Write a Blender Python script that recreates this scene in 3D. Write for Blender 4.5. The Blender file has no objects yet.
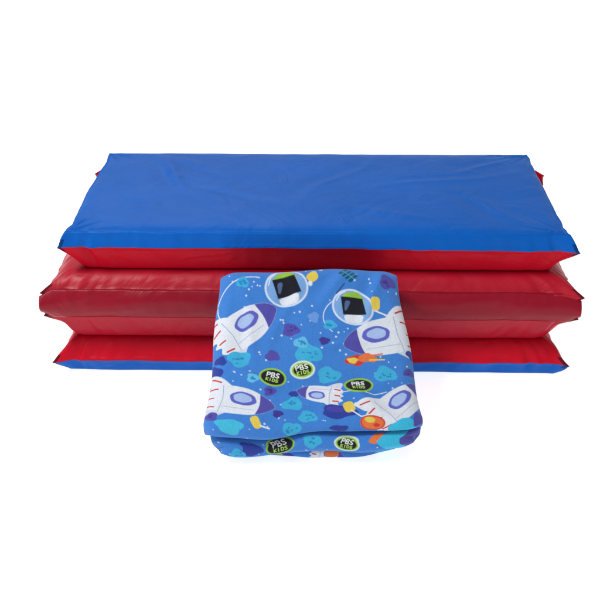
import bpy, math, random
import numpy as np
from mathutils import noise, Vector
sc=bpy.context.scene
sc.view_settings.view_transform='Standard'; sc.view_settings.look='None'; sc.view_settings.exposure=0
def lin(c):
    c=np.asarray(c,float)/255.0
    return np.where(c<=0.04045,c/12.92,((c+0.055)/1.055)**2.4)
K=0.62   # albedo scale (light level is above 1)

# ---------------- materials ----------------
def vinyl(name,rgb,rough=0.42,spec=0.10,bump=0.10):
    m=bpy.data.materials.new(name); m.use_nodes=True
    nt=m.node_tree; b=nt.nodes['Principled BSDF']
    c=lin(rgb)*K
    tc=nt.nodes.new('ShaderNodeTexCoord')
    n1=nt.nodes.new('ShaderNodeTexNoise'); n1.inputs['Scale'].default_value=7; n1.inputs['Detail'].default_value=4
    nt.links.new(tc.outputs['Object'],n1.inputs['Vector'])
    mix=nt.nodes.new('ShaderNodeMix'); mix.data_type='RGBA'
    mix.inputs['A'].default_value=(*(c*0.84),1); mix.inputs['B'].default_value=(*(c*1.14),1)
    nt.links.new(n1.outputs['Fac'],mix.inputs['Factor'])
    nt.links.new(mix.outputs['Result'],b.inputs['Base Color'])
    b.inputs['Specular IOR Level'].default_value=spec
    mr=nt.nodes.new('ShaderNodeMapRange'); mr.inputs['To Min'].default_value=rough-0.08; mr.inputs['To Max'].default_value=rough+0.1
    n2=nt.nodes.new('ShaderNodeTexNoise'); n2.inputs['Scale'].default_value=25; n2.inputs['Detail'].default_value=6
    nt.links.new(tc.outputs['Object'],n2.inputs['Vector'])
    nt.links.new(n2.outputs['Fac'],mr.inputs['Value']); nt.links.new(mr.outputs['Result'],b.inputs['Roughness'])
    n3=nt.nodes.new('ShaderNodeTexNoise'); n3.inputs['Scale'].default_value=900; n3.inputs['Detail'].default_value=2
    nt.links.new(tc.outputs['Object'],n3.inputs['Vector'])
    n4=nt.nodes.new('ShaderNodeTexNoise'); n4.inputs['Scale'].default_value=14; n4.inputs['Detail'].default_value=3; n4.inputs['Distortion'].default_value=1.6
    nt.links.new(tc.outputs['Object'],n4.inputs['Vector'])
    b1=nt.nodes.new('ShaderNodeBump'); b1.inputs['Strength'].default_value=bump; b1.inputs['Distance'].default_value=0.0006
    b2=nt.nodes.new('ShaderNodeBump'); b2.inputs['Strength'].default_value=0.5; b2.inputs['Distance'].default_value=0.005
    nt.links.new(n3.outputs['Fac'],b1.inputs['Height']); nt.links.new(n4.outputs['Fac'],b2.inputs['Height'])
    nt.links.new(b2.outputs['Normal'],b1.inputs['Normal']); nt.links.new(b1.outputs['Normal'],b.inputs['Normal'])
    return m
BLUE=vinyl('blue_vinyl',(0,98,196))
RED=vinyl('red_vinyl',(212,12,40))
CRIM=vinyl('shaded_crimson_vinyl',(188,12,42),spec=0.2)  # deeper red: shade of the middle fold's lower slope put into the colour
MAR=vinyl('shaded_red_vinyl',(152,8,36),rough=0.38,spec=0.16)  # same red darkened; carries the shade on the middle fold band
DRK=vinyl('seam_binding_red',(104,8,26))
DRKB=vinyl('seam_binding_blue',(0,62,136))

def mkobj(name,verts,faces,mats,fmat=None,parent=None,smooth=True):
    me=bpy.data.meshes.new(name); me.from_pydata([tuple(v) for v in verts],[],faces); 
    for m in mats: me.materials.append(m)
    if fmat is not None: me.polygons.foreach_set('material_index',fmat)
    me.polygons.foreach_set('use_smooth',[smooth]*len(me.polygons))
    me.update()
    o=bpy.data.objects.new(name,me); sc.collection.objects.link(o)
    if parent: o.parent=parent
    return o

# ---------------- folded mat ----------------
mat=bpy.data.objects.new('folding_rest_mat',None); sc.collection.objects.link(mat)
mat.empty_display_size=0.05; mat.rotation_euler=(0,0,math.radians(-1.0))
mat['label']='blue and red vinyl rest mat folded accordion style on white floor'
mat['category']='rest mat'

def sgn(x): return -1 if x<0 else 1
def panel(z0,z1,zs,W,D,cx,it,ib,mtop,mbot,seed,ear=0.012,crown=0.0,yoff=0.0,earw=0.30,eup=0.0,backear=0.5):
    nx,ny,nc=250,96,18
    idx={};V=[];F=[];M=[]
    cs=(zs-z0)/(z1-z0); ks=max(3,min(nc-3,round(cs*nc)))
    hs=seed*13.7
    def warp(t):  return math.sin(t*math.pi/2)*0.35+t*0.65
    def get(i,j,k):
        key=(i,j,k)
        if key in idx: return idx[key]
        a=warp(2*i/nx-1); b=warp(2*j/ny-1)
        c=(k/ks)*cs if k<=ks else cs+(k-ks)/(nc-ks)*(1-cs)
        if c>=cs: t=(c-cs)/(1-cs); ins=it*(0.6*t+0.4*t**5)
        else: t=(cs-c)/cs; ins=ib*(0.9*t+0.1*t**3)
        x0=a*W/2; y0=b*D/2
        aa=abs(a); bb=abs(b)
        ex=W/2*(1-aa); ey=D/2*(1-bb)
        near=math.exp(-(ex*ex+ey*ey)/(0.045**2))
        wf=noise.noise(Vector((x0*7+hs,y0*7,c*0.8)))*0.0026+noise.noise(Vector((x0*24+hs,y0*24,c*1.2+3)))*0.0014
        pl=noise.noise(Vector((x0*80+hs,y0*80,c*1.5+7)))
        pleat=(0.0008+0.0036*near)*pl*(4*c*(1-c)+0.25)
        rid=0.0017*math.exp(-((c-cs)/0.04)**2)
        off=-ins+wf*0.8+pleat+rid
        px=x0*(W/2+off)/(W/2); py=y0*(D/2+off)/(D/2)
        e=max(0,1-ex/0.020)*max(0,1-ey/0.020)
        up=earw+(eup if c>cs else 0)
        w=math.exp(-((c-cs)/up)**2)*(1 if b<0 else backear)
        px+=sgn(a)*ear*e**1.2*w; py+=sgn(b)*ear*0.7*e**1.2*w
        e2=max(0,1-ex/0.014)*max(0,1-ey/0.014)
        px-=sgn(a)*0.003*e2*(1-w); py-=sgn(b)*0.003*e2*(1-w)
        z=z0+(z1-z0)*c
        dxy=min(ex,ey)
        zz=noise.noise(Vector((x0*8+hs,y0*8,5.5)))*0.0016+noise.noise(Vector((x0*34+hs,y0*34,1.5)))*0.0010
        z+=zz*(1-abs(2*c-1)**3)
        if k>=nc-1:
            r=math.exp(-dxy/0.006)
            if k==nc: z+=-0.0032*r*(1 if crown>0 else .3)
            if k==nc and crown>0:
                z+=noise.noise(Vector((x0*28,y0*28,8.8)))*0.0014*r
                z+=crown*(1-a**4)*(1-b**4)
                z+=noise.noise(Vector((x0*5+hs,y0*5,2.2)))*0.0022
                for (cx0,cy0,ang,ln,am) in CRE:
                    dx=x0-cx0; dy=y0-cy0
                    l=dx*math.cos(ang)+dy*math.sin(ang); q=-dx*math.sin(ang)+dy*math.cos(ang)
                    q+=0.008*math.sin(l*30)
                    am2=am*0.75
                    z+=am2*math.exp(-(q/0.007)**2-(l/ln)**2)-am2*0.8*math.exp(-((q-0.016)/0.012)**2-(l/ln)**2)
                z+=-0.0032*near*abs(noise.noise(Vector((math.atan2(ey,ex+1e-4)*6,hs,sgn(a)+2*sgn(b)))))*2
        idx[key]=len(V); V.append((px+cx,py+D/2+yoff,z)); return idx[key]
    def q(A,B,C,Dd,m): F.append((A,B,C,Dd)); M.append(m)
    for i in range(nx):
        for j in range(ny):
            q(get(i,j,nc),get(i+1,j,nc),get(i+1,j+1,nc),get(i,j+1,nc),0)
            q(get(i,j,0),get(i,j+1,0),get(i+1,j+1,0),get(i+1,j,0),1)
    for k in range(nc):
        m=0 if k>=ks else 1
        for i in range(nx):
            tip=(i<2 or i>=nx-2)
            mm=(2 if m else 3) if tip and abs(k-ks)<3 else m
            q(get(i,0,k),get(i+1,0,k),get(i+1,0,k+1),get(i,0,k+1),mm)
            q(get(i,ny,k),get(i,ny,k+1),get(i+1,ny,k+1),get(i+1,ny,k),m)
        for j in range(ny):
            q(get(0,j,k),get(0,j,k+1),get(0,j+1,k+1),get(0,j+1,k),m)
            q(get(nx,j,k),get(nx,j+1,k),get(nx,j+1,k+1),get(nx,j,k+1),m)
    return mkobj('mat_panel',V,F,[mtop,mbot,DRK if mbot is not BLUE else DRKB,DRKB if mtop is BLUE else DRK],M,mat)
CRE=[(-0.20,0.05,math.radians(115),0.07,0.0032),(-0.165,0.085,math.radians(150),0.05,0.0022),(-0.22,0.0,math.radians(60),0.05,0.0022),
     (-0.10,-0.03,math.radians(160),0.08,0.0018),(0.03,0.03,math.radians(60),0.08,0.0014),(0.17,0.02,math.radians(20),0.09,0.0016),
     (0.22,-0.07,math.radians(130),0.06,0.0020),(-0.24,-0.09,math.radians(40),0.05,0.0022),(0.24,0.09,math.radians(50),0.05,0.0018),(0.08,-0.10,math.radians(170),0.07,0.0014)]
D=0.312
p1=panel(0.141,0.197,0.1745,0.612,D,0.002,0.006,0.015,BLUE,RED,1,crown=0.0042,ear=0.008,earw=0.26,eup=0.22,backear=0.5); p1['label']='top mat panel, blue vinyl above and red below the seam'
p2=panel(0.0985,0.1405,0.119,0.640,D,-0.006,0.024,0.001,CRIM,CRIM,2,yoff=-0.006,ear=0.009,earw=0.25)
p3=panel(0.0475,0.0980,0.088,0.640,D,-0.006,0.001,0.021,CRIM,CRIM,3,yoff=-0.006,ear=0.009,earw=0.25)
p4=panel(0.001,0.0470,0.019,0.632,D,-0.005,0.019,0.008,RED,BLUE,4,ear=0.010,earw=0.36); p4['label']='bottom mat panel, red above and blue below the seam'
def strip(zc0,hh,half,cx,y0,sg,m,lab,seed,tipk=0.45):
    V=[];F=[];nu,nv=300,18
    for i in range(nu+1):
        a=2*i/nu-1; x=cx+a*half
        tip=max(0,(abs(a)-0.955)/0.045)
        for j in range(nv+1):
            c=j/nv
            zc=zc0+(c-0.5)*(hh*(1-tipk*tip)) + noise.noise(Vector((x*9,4.4,seed)))*0.0018+noise.noise(Vector((x*34,1.4,seed)))*0.0008
            d=0.0085+0.0075*math.sin(math.pi*c)**0.9
            d-=noise.noise(Vector((x*16,c*1.6,9+seed)))*0.0026*math.sin(math.pi*c)+noise.noise(Vector((x*70,c*2,2+seed)))*(0.0008+0.0016*tip)-0.003*tip
            V.append((x,y0+sg*d,zc))
    for i in range(nu):
        for j in range(nv):
            A=i*(nv+1)+j; F.append((A,A+nv+1,A+nv+2,A+1))
    h=mkobj('fold_strip',V,F,[m],None,mat)
    sm=h.modifiers.new('s','SOLIDIFY'); sm.thickness=0.0010; sm.offset=1 if sg<0 else -1
    h['label']=lab
strip(0.1035,0.037,0.331,-0.006,0.0,-1,MAR,'red vinyl hinge strip joining two panels, shade put into its colour',0)
strip(0.1500,0.032,0.332,0.004,D-0.001,1,RED,'red vinyl hinge strip at the rear fold',5,0.6)
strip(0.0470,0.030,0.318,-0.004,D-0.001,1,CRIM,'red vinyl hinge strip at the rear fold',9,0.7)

# ---------------- folded blanket ----------------
T=0.053; L=0.225; NC=520
def hom(src,dst):
    A=[];B=[]
    for (x,y),(X,Y) in zip(src,dst):
        A.append([x,y,1,0,0,0,-X*x,-X*y]);B.append(X)
        A.append([0,0,0,x,y,1,-Y*x,-Y*y]);B.append(Y)
    h=np.linalg.solve(np.array(A,float),np.array(B,float)); return np.append(h,1).reshape(3,3)
H=hom([(0,0),(1,0),(1,1),(0,1)],[(225,269),(396,263),(416,430),(203,438)])
rows=[]
rb=0.016
sb=L-rb
noses=[(T,0.037,0.000),(0.037,0.0115,-0.0105),(0.0115,0.0,-0.003)]
r1=(noses[0][0]-noses[0][1])/2
for k in range(441):
    t=k/440; s=sb+(r1-sb)*t
    rows.append((s,T,1-(s-0.0)/L,0,0))
vlast=rows[-1][2]
groove=0.040
for ni,(nt_,nb,so) in enumerate(noses):
    r=(nt_-nb)/2-0.0003; cn=(nt_+nb)/2
    if ni>0:
        for s in np.linspace(groove,r+so,20)[1:]:
            rows.append((s,cn+r,-(s-r-so)/L,ni,ni))
    for k in range(1,65):
        a=math.pi*k/64
        arc=r*a
        s=r+so-r*math.sin(a)*1.1; n=cn+r*math.cos(a)
        rows.append((s,n,(vlast+arc/L) if ni==0 else arc/L,ni,ni))
    if ni<2:
        for s in np.linspace(r+so,groove,14)[1:]:
            rows.append((s,cn-r,(vlast+0.14) if ni==0 else 0.3,ni,ni))
for s in np.linspace(0.02,sb,50)[1:]: rows.append((s,0.0,0.5,3,2))
for k in range(1,40):
    a=math.pi*k/40; rows.append((sb+rb*math.sin(a),T/2-T/2*math.cos(a),1-(sb+rb*math.sin(a))/L,0 if k>19 else 3,0))
rows=np.array(rows); NR=len(rows)
S=rows[:,0][:,None];N=rows[:,1][:,None];Vv=rows[:,2][:,None];RG=rows[:,3][:,None];NI=rows[:,4][:,None]
uu=np.linspace(-1,1,NC+1); edge=np.sin(np.linspace(-np.pi/2,np.pi/2,NC+1)); uu=0.7*uu+0.3*edge
U=uu[None,:]*np.ones_like(S); S=S+0*U;N=N+0*U;Vv=Vv+0*U;RG=RG+0*U;NI=NI+0*U
def wav(x,y,f,n=9,seed=0):
    r=np.random.RandomState(seed); o=0
    for _ in range(n):
        th=r.uniform(0,2*np.pi); ff=f*r.uniform(0.5,1.5)
        o=o+np.sin((x*np.cos(th)+y*np.sin(th))*ff+r.uniform(0,6.28))
    return o/np.sqrt(n)
hw=0.1235-(0.1235-0.1050)*np.clip(S/L,0,1)**0.8
hw=hw+np.where(U<0,0.0012*np.sin(S*48+1),0.0018*np.sin(S*40+3.3))
hw=hw-np.where(U<0,0.007,0.001)*(NI==1)-np.where(U<0,0.016,0.010)*(NI==2)
rc=0.022; qc=np.clip((rc-(S+0.006))/rc,0,1)
hw=hw-rc*0.7*(1-np.sqrt(1-0.98*qc**2))
X=U*hw
ed=hw*(1-np.abs(U))
re=0.018
e=np.clip(1-ed/re,0,1); h_=np.sqrt(np.clip(1-e*e*0.98,0,1))
NM=np.where(NI==0,T*0.70,T*0.42)
N2=NM+(N-NM)*(0.10+0.90*h_)
fr=np.exp(-np.clip(S,0,1)/0.05)
U4=np.abs(U)
S2=S+fr*(np.where(U<0,0.004,0.009)*U4**3+0.004*e**2)
S2=S2+fr*(NI==0)*(0.0020*np.sin(X*38+0.6)+0.0016*np.sin(X*15+1))+fr*(NI==1)*0.0030*np.sin(X*31+2.2)+fr*(NI==2)*0.0036*np.sin(X*26+4.0)
bk=np.exp(-np.clip(L-S,0,1)/0.03)
S2=S2-bk*(0.006*e**2+0.002*U4**4)+bk*(0.0012*np.sin(X*55)+0.0010*np.sin(X*24+1))
mid=np.sin(np.pi*np.clip(N/T,0,1))
N2=N2+fr*mid*(0.0026*np.sin(X*33+1.0)+0.0018*np.sin(X*71+2.0)+0.005*U)
top=np.clip((N-T*0.7)/(T*0.3),0,1)
wr=0.0014*wav(X,S,50,10,11)+0.0006*wav(X,S,130,12,12)
for (x0,s0,ang,ln,am,wd_) in [(-0.03,0.16,70,0.05,0.0018,0.006),(0.05,0.12,20,0.05,0.0018,0.006),(-0.06,0.07,-25,0.05,0.0020,0.007),
      (0.02,0.05,10,0.08,0.0022,0.008),(0.075,0.19,80,0.04,0.003,0.006),(0.06,0.035,-35,0.05,0.0028,0.008),(-0.07,0.14,100,0.05,0.0016,0.006),(0.03,0.20,65,0.03,0.003,0.007),(-0.02,0.205,110,0.03,0.002,0.006),(-0.05,0.025,15,0.05,0.0022,0.008)]:
    a=math.radians(ang); l=(X-x0)*math.cos(a)+(S-s0)*math.sin(a); q=-(X-x0)*math.sin(a)+(S-s0)*math.cos(a)+0.004*np.sin(l*50)
    wr=wr+am*np.exp(-(q/wd_)**2-(l/ln)**2)-am*0.7*np.exp(-((q-1.8*wd_)/(1.5*wd_))**2-(l/ln)**2)
N2=N2+top*wr*(0.4+0.6*h_)+top*0.004*(1-U4**2)*np.sin(np.pi*np.clip(S/L,0,1))-top*0.0020*U4**6
N2=N2+(1-top)*(N>0.002)*0.0010*wav(X,S+N,90,8,8)
S2=S2+fr*(N>0.002)*0.0008*wav(X*1.0+N*0.6,N,120,8,21)
ss=np.linspace(-0.03,L+0.03,400); th=np.radians(26+22*np.clip(ss/L,0,1))
ds=ss[1]-ss[0]; By=np.cumsum(np.cos(th))*ds; Bz=np.cumsum(np.sin(th))*ds
i0=np.argmin(abs(ss)); By-=By[i0]; Bz-=Bz[i0]
tt=np.interp(S2,ss,th)
Y=-0.186+np.interp(S2,ss,By)-N2*np.sin(tt)
Z=np.interp(S2,ss,Bz)+N2*np.cos(tt)
an=math.radians(2.2); y_c=-0.06
X,Y=(X*math.cos(an)-(Y-y_c)*math.sin(an), X*math.sin(an)+(Y-y_c)*math.cos(an)+y_c)
X=X-0.0068
Z=Z-Z.min()+0.0008

# ---------- printed artwork, painted per vertex ----------
u01=(U+1)/2
w=H[2,0]*u01+H[2,1]*Vv+H[2,2]
PX=(H[0,0]*u01+H[0,1]*Vv+H[0,2])/w; PY=(H[1,0]*u01+H[1,1]*Vv+H[1,2])/w
hemx=203+u01*213
isH=(RG>=1)
PX=np.where(isH,hemx,PX); PY=np.where(isH,500+RG*60+Vv*230,PY)
PX=PX.astype(np.float32);PY=PY.astype(np.float32)
BASE=(64,130,212)
COL=np.zeros((NR,NC+1,3),np.float32)+lin(BASE).astype(np.float32)
def paint(m,c):
    m=np.clip(m,0,1)[...,None]; COL[:]=COL*(1-m)+lin(c).astype(np.float32)*m
def ell(cx,cy,rx,ry,rot=0):
    a=math.radians(rot); dx=PX-cx; dy=PY-cy
    p=dx*math.cos(a)+dy*math.sin(a); q=-dx*math.sin(a)+dy*math.cos(a)
    d=(1-np.sqrt((p/rx)**2+(q/ry)**2))*min(rx,ry); return np.clip(d/0.8+0.5,0,1)
def ring(cx,cy,rx,ry,wd,rot=0):
    return np.clip(ell(cx,cy,rx,ry,rot)-ell(cx,cy,rx-wd,ry-wd,rot),0,1)
def dseg(pts,close=False):
    d=np.full(PX.shape,1e3,np.float32)
    P=list(pts)+([pts[0]] if close else [])
    for (x0,y0),(x1,y1) in zip(P[:-1],P[1:]):
        vx,vy=x1-x0,y1-y0; L2=vx*vx+vy*vy+1e-9
        t=np.clip(((PX-x0)*vx+(PY-y0)*vy)/L2,0,1)
        d=np.minimum(d,np.hypot(PX-x0-t*vx,PY-y0-t*vy))
    return d
def line(pts,wd): return np.clip((wd/2-dseg(pts))/0.5+0.5,0,1)
def poly(pts,smooth=True):
    pts=list(pts)
    if smooth:
        for _ in range(2):
            q=[]
            for i in range(len(pts)):
                x0,y0=pts[i];x1,y1=pts[(i+1)%len(pts)]
                q+=[(x0*.8+x1*.2,y0*.8+y1*.2),(x0*.2+x1*.8,y0*.2+y1*.8)]
            pts=q
    x=[p[0] for p in pts]; y=[p[1] for p in pts]
    bb=(PX>min(x)-1)&(PX<max(x)+1)&(PY>min(y)-1)&(PY<max(y)+1)
    out=np.zeros(PX.shape,np.float32)
    if not bb.any(): return out
    px=PX[bb];py=PY[bb]; ins=np.zeros(px.shape,bool); d=np.full(px.shape,1e3,np.float32); n=len(pts)
    for i in range(n):
        x0,y0=pts[i];x1,y1=pts[(i+1)%n]
        if y0!=y1:
            c=((y0>py)!=(y1>py))&(px<(x1-x0)*(py-y0)/(y1-y0)+x0); ins^=c
        vx,vy=x1-x0,y1-y0; L2=vx*vx+vy*vy+1e-9
        t=np.clip(((px-x0)*vx+(py-y0)*vy)/L2,0,1)
        d=np.minimum(d,np.hypot(px-x0-t*vx,py-y0-t*vy))
    out[bb]=np.clip(np.where(ins,d,-d)/0.8+0.5,0,1); return out
def T2(pts,cx,cy,sc_,rot,fl=1):
    a=math.radians(rot); return [(cx+sc_*(x*math.cos(a)-fl*y*math.sin(a)),cy+sc_*(x*math.sin(a)+fl*y*math.cos(a))) for x,y in pts]
def blob(cx,cy,r,c,seed=0,asp=1.0):
    rr=np.random.RandomState(seed); ph=rr.uniform(0,6.28,3)
    pts=[]
    for k in range(22):
        a=2*math.pi*k/22; q=r*(1+0.13*math.sin(3*a+ph[0])+0.07*math.sin(5*a+ph[1]))
        pts.append((cx+q*math.cos(a),cy+q*asp*math.sin(a)))
    paint(poly(pts,False),c)
WHITE=(226,232,242);PURP=(84,80,170);NAVY=(48,66,158);CYAN=(64,176,220);LIME=(150,200,62);BLK=(26,28,38);YEL=(232,206,84);REDP=(206,62,60);ORG=(232,120,66);DP=(62,58,146)
rr=np.random.RandomState(7)
for _ in range(280):
    x=rr.uniform(200,420);y=rr.uniform(262,445) if rr.rand()<0.7 else rr.uniform(555,700); paint(ell(x,y,*(2*[rr.uniform(0.45,1.0)])),(215,226,246))
def asteroid(cx,cy,r,seed,c=CYAN,d=(42,136,198)):
    blob(cx,cy,r,c,seed,0.78)
    q=np.random.RandomState(seed)
    for _ in range(6):
        a=q.uniform(0,6.28);l=q.uniform(0.1,0.65)*r; paint(ell(cx+l*math.cos(a),cy+0.7*l*math.sin(a),q.uniform(.8,1.8),q.uniform(.6,1.3)),d)
FONT={'P':[[(0,1),(0,0),(.6,0),(.75,.25),(.6,.5),(0,.5)]],
 'B':[[(0,0),(0,1),(.6,1),(.75,.75),(.55,.5),(0,.5)],[(.55,.5),(.7,.25),(.55,0),(0,0)]],
 'S':[[(.7,.08),(.35,0),(.05,.2),(.2,.45),(.55,.55),(.7,.8),(.35,1),(0,.9)]],
 'K':[[(0,0),(0,1)],[(.7,0),(.02,.5),(.7,1)]],'I':[[(.3,0),(.3,1)]],
 'D':[[(0,0),(0,1),(.45,1),(.75,.7),(.75,.3),(.45,0),(0,0)]]}
def text(s,cx,cy,h,c,rot=0,wd=1.0,sp=1.05):
    x=-len(s)*sp/2+0.15
    for ch in s:
        for st in FONT[ch]:
            paint(line(T2([((x+px*0.95)*h*0.9,(py-0.5)*h) for px,py in st],cx,cy,1,rot),wd),c)
        x+=sp
def badge(cx,cy,rx,ry,rot,inv=False,h=4.6):
    paint(ell(cx,cy,rx+1.2,ry+1.2,rot),(220,234,222) if inv else LIME)
    paint(ell(cx,cy,rx-0.6,ry-0.6,rot),LIME if inv else BLK)
    a=math.radians(rot); up=(math.sin(a),-math.cos(a))
    if inv: paint(ell(cx,cy,rx-2.2,ry-2.2,rot),BLK)
    text('PBS',cx+up[0]*h*0.62,cy+up[1]*h*0.62,h,(240,246,240),rot,1.0)
    text('KIDS',cx-up[0]*h*0.62,cy-up[1]*h*0.62,h*0.72,(190,230,100),rot,0.8)
def rocket(cx,cy,s,rot,fl=1,flame=False):
    s=s*0.95
    g=lambda p:T2(p,cx,cy,s,rot,fl)
    paint(poly(g([(-4,-11),(-22,-25),(-36,-27),(-32,-10)])),WHITE)
    paint(poly(g([(-4,11),(-22,24),(-36,27),(-32,8)])),(208,216,232))
    body=poly(g([(-34,-12),(-40,-7),(-33,-3),(-40,1),(-33,4),(-38,9),(-33,13),(-14,17),(8,16),(24,10),(35,1),(26,-9),(8,-16),(-14,-17)]))
    paint(body,WHITE)
    paint(body*poly(g([(16,-20),(44,-20),(44,20),(14,20),(19,2)])),PURP)
    paint(poly(g([(-12,-6),(-2,-12),(12,-10),(16,-2),(7,4),(-8,3)])),(96,102,196))
    paint(poly(g([(-8,-6),(-1,-10),(9,-8),(11,-3),(3,1),(-6,0)])),(170,194,238))
    paint(line(g([(-32,-10),(-24,-11)]),1.6),REDP); paint(line(g([(-33,0),(-26,0)]),1.4),REDP); paint(line(g([(-32,10),(-24,11)]),1.6),REDP)
    paint(line(g([(-31,-22),(-22,-19)]),1.6),REDP)
    paint(line(g([(-19,-16),(-17,0),(-19,16)]),0.7),(160,170,196)); paint(line(g([(-17,9),(14,8)]),0.6),(176,186,208))
def bubble(cx,cy,r,rot):
    paint(ell(cx,cy,r,r*0.82,rot),(124,170,226)); paint(ring(cx,cy,r,r*0.82,1.7,rot),(214,226,244))
    g=lambda p:T2(p,cx,cy,r/20,rot)
    paint(poly(g([(-9,8),(11,5),(9,14),(-6,15)])),WHITE)
    paint(poly(g([(-12,-6),(-8,-12),(4,-15),(10,-10),(11,-4)])),LIME)
    paint(poly(g([(-12,-8),(9,-10),(13,5),(-9,8)]),False),BLK)
    paint(poly(g([(-8,-5),(-2,-5.5),(-6,4),(-8,4)])),(80,106,150))
    paint(line(g([(-16,-4),(-13,-10),(-8,-13)]),1.0),WHITE)
paint(line([(256+34*math.cos(t),303+27*math.sin(t)) for t in np.linspace(2.2,4.9,22)],0.9),WHITE)
paint(line([(352+30*math.cos(t),312+20*math.sin(t)) for t in np.linspace(2.4,4.4,16)],0.8),WHITE)
paint(line([(330,402),(338,391),(352,389),(368,392),(380,388)],0.8),WHITE)
bubble(288,285,21,-8); bubble(351,302,20,6)
paint(poly([(338,272),(346,267),(358,273),(350,280)],False),(34,84,124)); 
for k in range(1,4): paint(line([(338+k*2.9,272+k*2),(346+k*3,267+k*1.6)],0.6),CYAN)
paint(line([(342,269.5),(354,276.5)],0.7),CYAN)
paint(line([(344,281),(336,290)],1.2),(34,76,134))
paint(poly([(306,275),(316,268),(320,276),(312,281)]),YEL); paint(ell(311,281,2.2,2.2),WHITE)
paint(poly([(368,292),(378,291),(377,303),(370,305)]),YEL); paint(line([(372,304),(384,308),(392,303)],1.5),WHITE)
asteroid(386,277,8,5,PURP,DP); asteroid(246,281,6,6); blob(384,312,5,PURP,8,.7)
rocket(250,320,1.04,-34,1); 
rocket(374,330,1.12,166,-1)
blob(350,354,9,REDP,61,.6); blob(362,351,9,ORG,62,.5); blob(348,354,5,YEL,63,.6); paint(line([(362,349),(376,346)],1.6),ORG); paint(line([(364,353),(378,352)],1.4),YEL)
asteroid(291,324,8,11,PURP,DP); asteroid(306,348,13,12); asteroid(300,337,7,13,(100,188,228)); asteroid(240,353,11,14); blob(222,355,6,NAVY,15,.8)
asteroid(325,370,11,16); blob(313,312,5,(110,156,226),18); asteroid(379,368,11,19); blob(405,344,6,NAVY,20,.8); asteroid(402,365,6,21,PURP,DP)
blob(214,367,9,NAVY,22,.9); blob(272,350,7,PURP,24,.8); asteroid(217,298,6,25); blob(322,335,5,DP,64,.8); asteroid(252,374,6,65,(100,188,228)); asteroid(328,319,6,66); blob(291,392,5,NAVY,67,.8)
badge(271,373,12,8.8,14); badge(300,365,11,8.3,-12,True); badge(353,382,13,8.4,-6)
rocket(240,401,1.05,10,1); rocket(314,392,0.66,190,1); rocket(394,401,1.12,-42,1)
blob(333,414,17,NAVY,31,.5); paint(ell(330,411,9,3.5,5),(74,70,170))
asteroid(289,404,10,32); asteroid(268,388,6,33,PURP,DP); asteroid(303,420,9,34); blob(275,415,5,DP,68,.8)
paint(poly([(336,404),(346,400),(350,412),(340,416)]),YEL); paint(line([(345,412),(354,420),(362,417)],1.5),WHITE); paint(ell(350,405,2.4,2.4),WHITE)
paint(ell(365,426,12,8.5),ORG); paint(ell(362,423,5,3.4),YEL); paint(ell(369,428,3,2),REDP); paint(ring(365,426,12,8.5,1.4),REDP)
blob(228,431,13,(70,188,222),35,.6); asteroid(212,420,7,36,PURP,DP); paint(poly([(248,420),(256,417),(260,429),(252,432)]),YEL)
paint(line([(258,428),(266,430)],1.4),WHITE)
blob(396,430,15,(60,190,228),37,.6); blob(411,422,7,PURP,69,1.3); blob(333,434,9,NAVY,39,.5); asteroid(287,433,9,38)
for base in (560,620):
    o=0 if base==560 else 37
    yb=base+(10 if o==0 else 12)
    asteroid(306+o*0.3,base+10,10,40+o); blob(238+o,base+12,12,NAVY,41+o,.7)
    if o==0:
        badge(270,yb+1,15,10,-8,False,6.0); badge(343,yb+1,12.5,9,9,True,4.8)
    else:
        blob(262,base+8,10,LIME,70,.5); rocket(325,base+8,0.6,10)
    paint(ell(373-o*1.2,base+5,8,6),ORG); asteroid(222,base+18,9,43+o); 
    blob(392,base+8,15,(60,190,228),46+o,1.1); blob(409,base+8,9,PURP,44+o,1.6)
paint(np.clip((RG==3)*1.0,0,1),BASE)
COL*=K*1.02

verts=np.stack([X,Y,Z],-1).reshape(-1,3)
nc1=NC+1
r=np.arange(NR)[:,None]; c=np.arange(NC)[None,:]; rn=(r+1)%NR
quads=np.stack([r*nc1+c, rn*nc1+c, rn*nc1+c+1, r*nc1+c+1],-1).reshape(-1,4)
faces=quads.tolist()
faces.append([i*nc1 for i in range(NR)][::-1]); faces.append([i*nc1+NC for i in range(NR)])
fab=bpy.data.materials.new('printed_fleece'); fab.use_nodes=True
nt=fab.node_tree;b=nt.nodes['Principled BSDF']
at=nt.nodes.new('ShaderNodeAttribute'); at.attribute_name='print'
tc=nt.nodes.new('ShaderNodeTexCoord')
n1=nt.nodes.new('ShaderNodeTexNoise'); n1.inputs['Scale'].default_value=600; n1.inputs['Detail'].default_value=3
n2=nt.nodes.new('ShaderNodeTexNoise'); n2.inputs['Scale'].default_value=60; n2.inputs['Detail'].default_value=4
nt.links.new(tc.outputs['Object'],n1.inputs['Vector']);nt.links.new(tc.outputs['Object'],n2.inputs['Vector'])
mr=nt.nodes.new('ShaderNodeMapRange'); mr.inputs['To Min'].default_value=0.80; mr.inputs['To Max'].default_value=1.20
nt.links.new(n1.outputs['Fac'],mr.inputs['Value'])
mx=nt.nodes.new('ShaderNodeVectorMath'); mx.operation='SCALE'
nt.links.new(at.outputs['Color'],mx.inputs[0]); nt.links.new(mr.outputs['Result'],mx.inputs['Scale'])
nt.links.new(mx.outputs['Vector'],b.inputs['Base Color'])
b.inputs['Roughness'].default_value=0.9; b.inputs['Specular IOR Level'].default_value=0.1
b.inputs['Sheen Weight'].default_value=0.12
b1=nt.nodes.new('ShaderNodeBump'); b1.inputs['Strength'].default_value=0.5; b1.inputs['Distance'].default_value=0.0007
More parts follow.
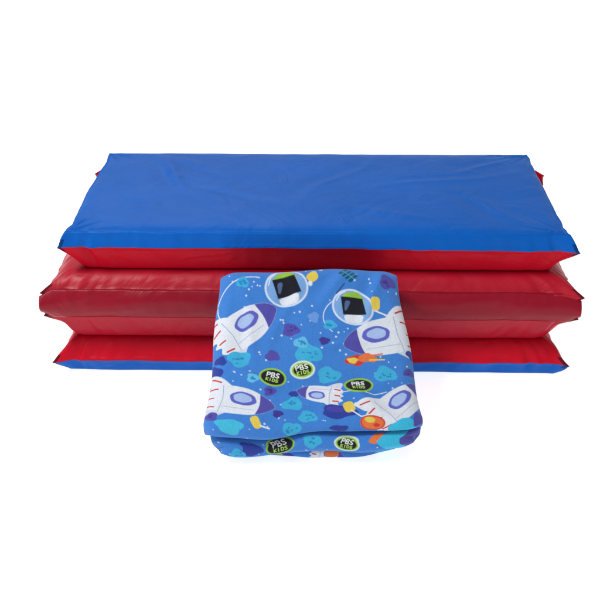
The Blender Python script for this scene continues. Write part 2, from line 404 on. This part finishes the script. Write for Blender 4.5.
b2=nt.nodes.new('ShaderNodeBump'); b2.inputs['Strength'].default_value=0.6; b2.inputs['Distance'].default_value=0.003
nt.links.new(n1.outputs['Fac'],b1.inputs['Height']);nt.links.new(n2.outputs['Fac'],b2.inputs['Height'])
nt.links.new(b2.outputs['Normal'],b1.inputs['Normal']);nt.links.new(b1.outputs['Normal'],b.inputs['Normal'])
bl=mkobj('folded_blanket',verts.tolist(),faces,[fab])
ca=bl.data.color_attributes.new('print','FLOAT_COLOR','POINT')
cc=np.ones((NR*nc1,4),np.float32); cc[:,:3]=COL.reshape(-1,3); ca.data.foreach_set('color',cc.ravel())
bl['label']='folded blue space print fleece blanket leaning against the rest mat'
bl['category']='blanket'

# ---------------- floor ----------------
fm=bpy.data.materials.new('glowing_white_floor'); fm.use_nodes=True
b=fm.node_tree.nodes['Principled BSDF']
b.inputs['Base Color'].default_value=(0.8,0.8,0.8,1); b.inputs['Roughness'].default_value=0.9; b.inputs['Specular IOR Level'].default_value=0.0
b.inputs['Emission Color'].default_value=(1,1,1,1); b.inputs['Emission Strength'].default_value=0.75  # added glow: plain floor emits, washing out shadows and lighting objects from below
fl=mkobj('floor',[(-15,-15,0),(15,-15,0),(15,15,0),(-15,15,0)],[(0,1,2,3)],[fm]); fl['kind']='structure'

# ---------------- light ----------------
wd=bpy.data.worlds.new('World'); sc.world=wd; wd.use_nodes=True
wd.node_tree.nodes['Background'].inputs[0].default_value=(0.97,0.98,1,1); wd.node_tree.nodes['Background'].inputs[1].default_value=0.55
def area(n,loc,tgt,size,e):
    l=bpy.data.lights.new(n,'AREA'); l.shape='SQUARE'; l.size=size; l.energy=e
    o=bpy.data.objects.new(n,l); o.location=loc; sc.collection.objects.link(o)
    o.rotation_euler=(Vector(tgt)-Vector(loc)).to_track_quat('-Z','Y').to_euler(); return o
area('key_softbox',(-1.2,-0.7,2.2),(0,0,0.1),0.6,62)
area('top_softbox',(-0.5,2.3,2.0),(0,0.1,0.15),1.0,8)

cam=bpy.data.cameras.new('Camera'); co=bpy.data.objects.new('Camera',cam); sc.collection.objects.link(co)
co.location=(-0.018,-1.233,0.694); co.rotation_euler=(math.radians(90-25.5),0,0)
cam.lens=66.4; cam.sensor_width=36; cam.clip_end=100; cam.clip_start=0.01
sc.camera=co
